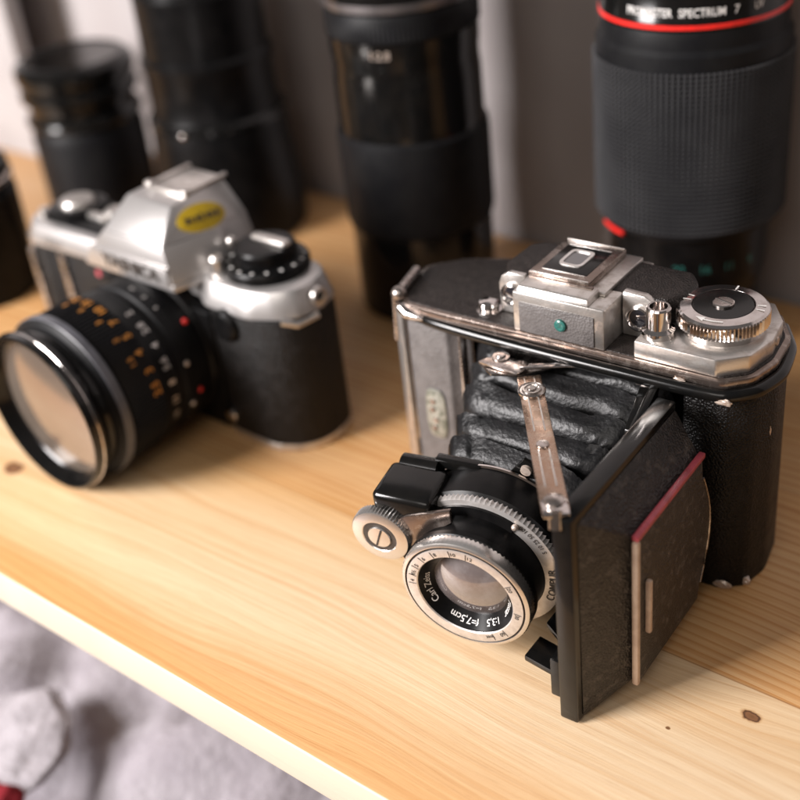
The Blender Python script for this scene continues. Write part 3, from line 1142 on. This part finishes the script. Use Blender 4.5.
# sticker on the right slope
p0, p1, p2 = Vector((42, -12, 118)), Vector((52, 22, 118)), Vector((36, 5, 135))
sn = (p1 - p0).cross(p2 - p0).normalized()
sx_ = Vector((0.5, 1, 0.1)); sx_ = (sx_ - sn * sx_.dot(sn)).normalized()
sy_ = sn.cross(sx_)
cs = (Vector((36, 5, 135)) + Vector((36, 24, 135)) + Vector((52, 22, 118)) + Vector((42, -12, 118))) / 4 + sx_ * 8 - sy_ * 1.5
b = MB(Matrix.Translation(cs) @ Matrix((sx_, sy_, sn)).transposed().to_4x4())
el = [(14.5 * cos(radians(a)), 8 * sin(radians(a))) for a in range(0, 360, 8)]
b.prism(el, -1.4, .9, bev=.2)
yk = b.build('sticker', 'yellow', ph)
b = MB(Matrix.Translation(cs) @ Matrix((sx_, sy_, sn)).transposed().to_4x4())
for i, (w_, h_) in enumerate(((2.2, 4), (1.6, 3), (2.2, 3.2), (1.4, 4.4), (2.2, 3), (1.8, 3.2), (2, 3.4))):
    xx = -10 + i * 3.1
    b.add([(xx, -h_ / 2, 1.4), (xx + w_, -h_ / 2, 1.4), (xx + w_, h_ / 2, 1.4), (xx, h_ / 2, 1.4)], [(0, 1, 2, 3)])
b.build('sticker_mark', 'black_print', yk)
# hot shoe
b = MB()
b.box(2, 33, 19, 48, 134.6, 136.0, bev=.4)
b.box(1, 4.2, 20, 50, 135.4, 137.4, bev=.6)
b.box(31, 34.2, 20, 50, 135.4, 137.4, bev=.6)
b.box(0, 5.5, 16, 21, 134.6, 139, bev=1.6)
b.box(30, 35.5, 16, 21, 134.6, 139, bev=1.6)
b.box(2, 33, 16, 19.4, 134.6, 137.4, bev=.7)
b.build('hot_shoe', 'satin_chrome', slr)
# rewind side (left)
b = MB()
b.prism(rounded([(-104, 8), (-30, 10), (-34, 44), (-104, 44)], 5), 96, 99, bev=.8)
b.lathe([(19, 99), (19, 102), (17, 103), (11, 103)], n=60, c=(-88, 27, 0))
b.build('left_deck', 'satin_black', slr)
b = MB()
b.lathe([(11, 102), (11, 105.5, .6), (10, 106.5), (0, 107)], n=60, c=(-88, 27, 0))
b.lathe([(7, 98.5), (7, 103), (5.5, 104.5), (0, 105)], n=40, c=(-55, 30, 0))
b.box(-72, -54, 20, 26, 98.6, 102.5, bev=1.4)
b.lathe([(4, 97), (4, 101), (0, 102)], n=30, c=(-106, 14, 0))
b.build('rewind_knob', 'satin_chrome', slr)
# right dials
b = MB()
b.lathe([(24, 98.6), (24, 103.5), (23, 105), (18, 105.6), (17.4, 106), (17.4, 112, .5), (16, 113.6), (0, 114.2)], n=90, c=(82, 27, 0))
sd_ = b.build('speed_dial', 'satin_black', slr)
b = MB()
for i in range(16):
    a = 2 * pi * i / 16
    b.box(82 + 21 * cos(a) - .9, 82 + 21 * cos(a) + .9, 27 + 21 * sin(a) - .7, 27 + 21 * sin(a) + .7, 105.1, 105.5, bev=0)
b.build('dial_numbers', 'white_print', sd_)
b = MB()
b.box(72, 98, 26, 33, 113.6, 117, bev=1.6)
b.lathe([(4.4, 99), (4.4, 108), (3, 110), (0, 110.4)], n=30, c=(62, 8, 0))
b.ball((62, 21, 113), 3)
b.build('advance_lever', 'satin_chrome', slr)
b = MB(Matrix.Translation((120.5, 25, 92)) @ Matrix.Rotation(pi / 2, 4, 'Y'))
b.lathe([(5.2, -1), (5.2, 1.4), (3, 1.8), (2.6, .6), (0, .6)], n=36)
b.build('strap_lug', 'satin_chrome', slr)
b = MB(Matrix.Translation((120.5, 25, 92)) @ Matrix.Rotation(pi / 2, 4, 'Y'))
b.lathe([(2.9, 1.0), (0, 1.1)], n=24)
b.build('lug_hole', 'matt_black', slr)
b = MB()
b.tube([(112, 3, 84), (118, 9, 81), (121, 22, 82)], 2.2, n=12)
b.build('grip_catch', 'satin_chrome', slr)
b = MB()
b.box(-119.5, -114, 4, 12, 76, 86, bev=1.5)
b.box(-112, -106, -2.6, 2, 8, 80, bev=1.5)
b.box(-86, -80, 1.5, 5, 8, 80, bev=1.2)
b.build('front_rib', 'worn_chrome', slr)

LX, LZ = 15.5, 48.2
SM = Matrix.Translation((LX, 0, LZ)) @ Matrix.Rotation(pi / 2, 4, 'X')     # +z_l looks out of the lens (-y)
b = MB(SM)
b.lathe([(46, -6), (46, 8), (44, 10)], n=96)
b.box(-48, 48, -46, 33, -5, 6.5, bev=4)
b.build('mount_collar', 'satin_black', slr)
b = MB()
b.lathe([(0, 0), (1, 0), (1, 1)], n=8) if False else None
b.mx = m4
b.lathe([(9.5, 2), (9.5, 8), (7.5, 10), (0, 10.4)], n=40, c=(77, 77, 0))
b.build('timer_button', 'satin_black', slr)
b = MB(m4)
b.lathe([(4.4, 3.4), (4.4, 7), (3.2, 8), (0, 8.4)], n=30, c=(66, 14, 0))
b.build('depth_button', 'chrome', slr)
b = MB(SM)
b.lathe([(44.5, 9), (45, 10), (45, 20), (46, 21), (46.5, 29), (45, 30), (45, 33), (46.6, 35), (46.6, 44), (47.2, 45, .0), (47.2, 70), (48.6, 71),
         (48.6, 77), (45.5, 79), (45.5, 80), (42, 81)], n=120)
ln = b.build('lens', 'rubber', slr)
b = MB(SM)
b.lathe([(47.0, 46), (48.2, 46.4, .8), (48.2, 69.4, .8), (47.0, 69.8)], n=240)
b.build('focus_grip', 'rubber', ln)
b = MB(SM)
b.lathe([(48.5, 71.2), (49.1, 71.6), (49.1, 76.4), (48.5, 76.8)], n=96)
b.build('front_band', 'rubber_ring', ln)
b = MB(SM)
b.lathe([(41, 80), (44, 80.5), (44, 84), (46, 86), (47.5, 90), (47.5, 95.5), (46.8, 96.5), (45.8, 96.5), (44.8, 94), (42.6, 88), (41.2, 87)], n=120)
b.build('filter_ring', 'lacquer', ln)
b = MB(SM)
b.lathe([(47.4, 90.8), (47.9, 91.1), (47.9, 91.7), (47.4, 92)], n=96)
b.build('ring_edge', 'chrome', ln)
b = MB(SM)
prof = [(41.4, 87)]
for i in range(1, 11):
    t = i / 10
    prof.append((41.4 * (1 - t), 87 + 3 * (1 - (1 - t) ** 2)))
b.lathe(prof, n=96)
b.build('glass', 'filter_glass', ln)


def bar_text(b, s, size, r, z, amid, mi=0):
    """written round the barrel, tops to the front"""
    def fn(x, y):
        a = radians(amid) + x / r
        return (r * cos(a), r * sin(a), z + y)
    b.text(s, size, fn, mi)


b = MB(SM)
for i, s_ in enumerate(('2', '2.8', '4', '5.6', '8', '11', '16')):
    bar_text(b, s_, 6, 46.85, 37, 62 - i * 14)
for i, s_ in enumerate(('16', '8', '4')):
    bar_text(b, s_, 3.6, 46.8, 23, 80 - i * 12)
b.build('lens_numbers', 'silver_scale', ln)
b = MB(SM)
for i, s_ in enumerate(('25', '15', '10', '7', '5', '4', '3', '2.5')):
    bar_text(b, s_, 7, 48.5, 48.5, 100 - i * 13)
for i, s_ in enumerate(('8', '5', '3', '2', '1.5')):
    bar_text(b, s_, 5, 48.5, 56, 100 - i * 17)
b.build('distance_numbers', 'orange_print', ln)
b = MB(SM)
for a, zz, rr in ((38, 14, 45.2), (-14, 20, 45.2)):
    MB(SM).ball((rr * cos(radians(a)), rr * sin(radians(a)), zz), 1.8, sub=2).build('red_dot', 'red', ln)
for a, zz, rr in ((12, 26, 46.2), (-22, 26, 46.2)):
    MB(SM).ball((rr * cos(radians(a)), rr * sin(radians(a)), zz), 1.7, sub=2).build('index_dot', 'chip', ln)
b = MB(m4).lathe([(2.2, -4.5), (2.2, -3), (0, -2.8)], n=24, c=(-48, 74, 0))
b.build('timer_lamp', 'red_edge', slr)

# ------------------------------------------------------------------ standing lenses


def lens_thing(pt, rz=0, label='', name='camera_lens'):
    o = empty(name, (pt.x, pt.y, 0), rz)
    tag(o, label, 'lens', 'lenses standing upright along the back of the shelf')
    return o


def front_angle(pt):
    return atan2(-pt.y, -pt.x)      # towards the camera


def vtext(b, s, size, r, z, amid, sq=1.):
    def fn(x, y):
        a = amid + x * sq / r
        return (r * cos(a), r * sin(a), z + y)
    b.text(s, size, fn)


# right: long zoom with red line and ribbed grip
p = ground(686, 328)
L = lens_thing(p, 0, 'long black zoom lens with red line and grey ribbed grip, behind the folding camera')
fa = front_angle(p)
b = MB()
b.lathe([(0, 0.3), (40, 0.3), (42, 2), (42, 40), (44, 43), (46, 56), (46.5, 78), (48, 84)], n=96)
b.build('barrel', 'satin_black', L)
b = MB()
# rubber grip with small raised blocks
NB, NR = 112, 36
zg0, zg1 = 84, 189
prof = [(49, zg0 - 1), (51.5, zg0 + 1), (52.8, zg0 + 4)]
rows = []
b.lathe([(47.5, zg0), (51.4, zg0 + .6), (52.4, zg0 + 3), (53.2, zg1 - 6), (53, zg1), (50.8, zg1 + 3), (50.4, zg1 + 12), (50, zg1 + 13)], n=110)
b.build('rubber_grip', 'rubber', L)
b = MB()
vv, ff = [], []
for j in range(NR):
    za = zg0 + 5 + (zg1 - zg0 - 12) * j / NR
    hgt = (zg1 - zg0 - 12) / NR * .58
    for i in range(NB):
        a = 2 * pi * (i + (.0)) / NB
        da = 2 * pi / NB * .32
        ad = (a - fa + pi) % (2 * pi) - pi
        if abs(ad) > 1.9: continue
        r0, r1 = 53.2, 54.6
        k = len(vv)
        for (aa, zz, rr) in ((a - da, za, r0), (a + da, za, r0), (a + da, za + hgt, r0), (a - da, za + hgt, r0),
                             (a - da * .7, za + hgt * .15, r1), (a + da * .7, za + hgt * .15, r1), (a + da * .7, za + hgt * .85, r1),
                             (a - da * .7, za + hgt * .85, r1)):
            rr2 = rr + (zz - 62) * .003
            vv.append((rr2 * cos(aa), rr2 * sin(aa), zz))
        ff += [(k + 4, k + 5, k + 6, k + 7), (k, k + 1, k + 5, k + 4), (k + 1, k + 2, k + 6, k + 5), (k + 2, k + 3, k + 7, k + 6),
               (k + 3, k, k + 4, k + 7)]
b.add(vv, ff)
b.build('grip_tread', 'rubber_tread', L)
b = MB()
b.lathe([(50, 201), (50.6, 201.6), (50.6, 207), (50, 208), (49.4, 226), (49, 231), (47, 234), (42, 234), (41, 228), (0, 226)], n=96)
b.build('front_ring', 'lacquer', L)
b = MB()
b.lathe([(50.4, 202.6), (51.1, 203), (51.1, 205), (50.4, 205.4)], n=96)
b.build('red_line', 'red', L)
ra = fa + radians(-58)
MB().tube([(50.4 * cos(ra + radians(t_ - 12)), 50.4 * sin(ra + radians(t_ - 12)), 82.2) for t_ in range(0, 26, 3)], 1.3, n=10).build('red_mark', 'red', L)
b = MB()
vtext(b, 'PROMASTER', 6.0, 50.5, 209.5, fa + radians(-27), .78)
vtext(b, 'SPECTRUM', 6.0, 50.5, 209.5, fa + radians(5), .82)
vtext(b, '7', 6.0, 50.5, 209.5, fa + radians(25))
vtext(b, 'UV', 5.6, 50.5, 209.5, fa + radians(40), .8)
b.build('ring_lettering', 'white_print', L)
b = MB()
for i, s_ in enumerate(('22', '16', '11', '8')):
    vtext(b, s_, 7, 46.6, 62, fa + radians(-6 + i * 18))
b.build('green_numbers', 'green', L)

# middle: wide black zoom
p = ground(430, 292)
L = lens_thing(p, 0, 'black zoom lens with smooth rubber lower half, standing between the two cameras')
fa = front_angle(p)
b = MB()
b.lathe([(0, .3), (44, .3), (46, 2), (46.5, 60), (46, 64), (46, 122), (46.4, 126), (46.2, 130), (46.0, 158), (45.4, 164), (45.4, 170), (46.2, 176),
         (46.4, 186)], n=96)
b.build('barrel', 'lacquer', L)
b = MB()
b.lathe([(45.5, 60), (47.8, 62), (48.6, 66), (48.8, 118), (48.2, 123), (46.2, 125)], n=96)
b.build('rubber_grip', 'rubber', L)
b = MB()
b.lathe([(46.2, 186), (47.4, 187, .6), (47.4, 200, .6), (46, 202)], n=200)
b.build('zoom_ring', 'rubber', L)
b = MB()
b.lathe([(46, 203), (46.8, 204), (46.8, 208), (46, 209)], n=96)
b.build('metal_band', mat('dark_metal', (.22, .20, .20), .35, .8, noise_col=(.15, .14, .14), noise_scale=15), L)
b = MB()
b.lathe([(46, 202), (46.4, 202.6), (46.4, 236), (45, 239), (40, 239), (39, 232), (0, 230)], n=96)
b.build('front_ring', 'lacquer', L)
b = MB()
vtext(b, '1:2.8', 7, 46.6, 177.5, fa + radians(-20))
b.build('ring_lettering', 'chip', L)

# left back: dark tall lens
p = ground(239, 222)
L = lens_thing(p, 0, 'tall black tapering lens standing just behind the reflex camera, with a bright glint')
b = MB()
b.lathe([(0, .3), (54, .3), (56, 3), (55.5, 40), (52.5, 72), (51, 90), (49, 96), (47.6, 99), (47.4, 130), (49.2, 134), (49.2, 139), (46.6, 142), (46.2, 185), (43, 190), (40, 190), (39, 184), (0, 182)], n=96)
b.build('barrel', 'satin_black', L)
b = MB()
b.lathe([(51, 90), (52.4, 91, .0), (51.6, 95), (49.2, 97)], n=120)
b.build('lacquer_band', 'lacquer', L)

fa = front_angle(p)
ga = fa - radians(33)
MB().ball((51.5 * cos(ga), 51.5 * sin(ga), 92), 1, (2.6, 2.6, 2.6)).build('glint_ball', 'chrome', L)  # chrome ball added only to give the bright glint

# far left: short lens with shiny cap
p = ground(105, 192)
L = lens_thing(p, 0, 'short stout black lens with glossy rounded top rings, far left beside the white panel')
b = MB()
b.lathe([(0, .3), (44, .3), (46, 2), (46.5, 60), (45, 64), (43.5, 68)], n=96)
b.build('barrel', 'rubber', L)
b = MB()
b.lathe([(43.5, 68), (47, 70), (48, 73), (47, 76), (44, 78), (43, 84), (44, 88), (47.6, 90), (48.6, 94), (47.6, 98), (45, 100), (45, 103), (48, 105),
         (49, 110), (48, 116), (45, 119), (41, 120.5), (39, 119), (0, 118)], n=96)
b.build('cap', 'lacquer', L)

# partly seen at the left border
p = ground(-14, 288)
L = lens_thing(p, 0, 'black lens cut off by the left border of the picture beside the reflex camera')
b = MB()
b.lathe([(0, .3), (40, .3), (42, 2), (42.5, 76), (40, 80), (39, 88), (41, 90), (41, 96), (38, 98), (36, 94), (0, 93)], n=96)
b.build('barrel', 'satin_black', L)
b = MB()
b.lathe([(41, 84), (42.5, 85), (42.5, 88), (41, 89)], n=96)
b.build('metal_band', 'worn_chrome', L)
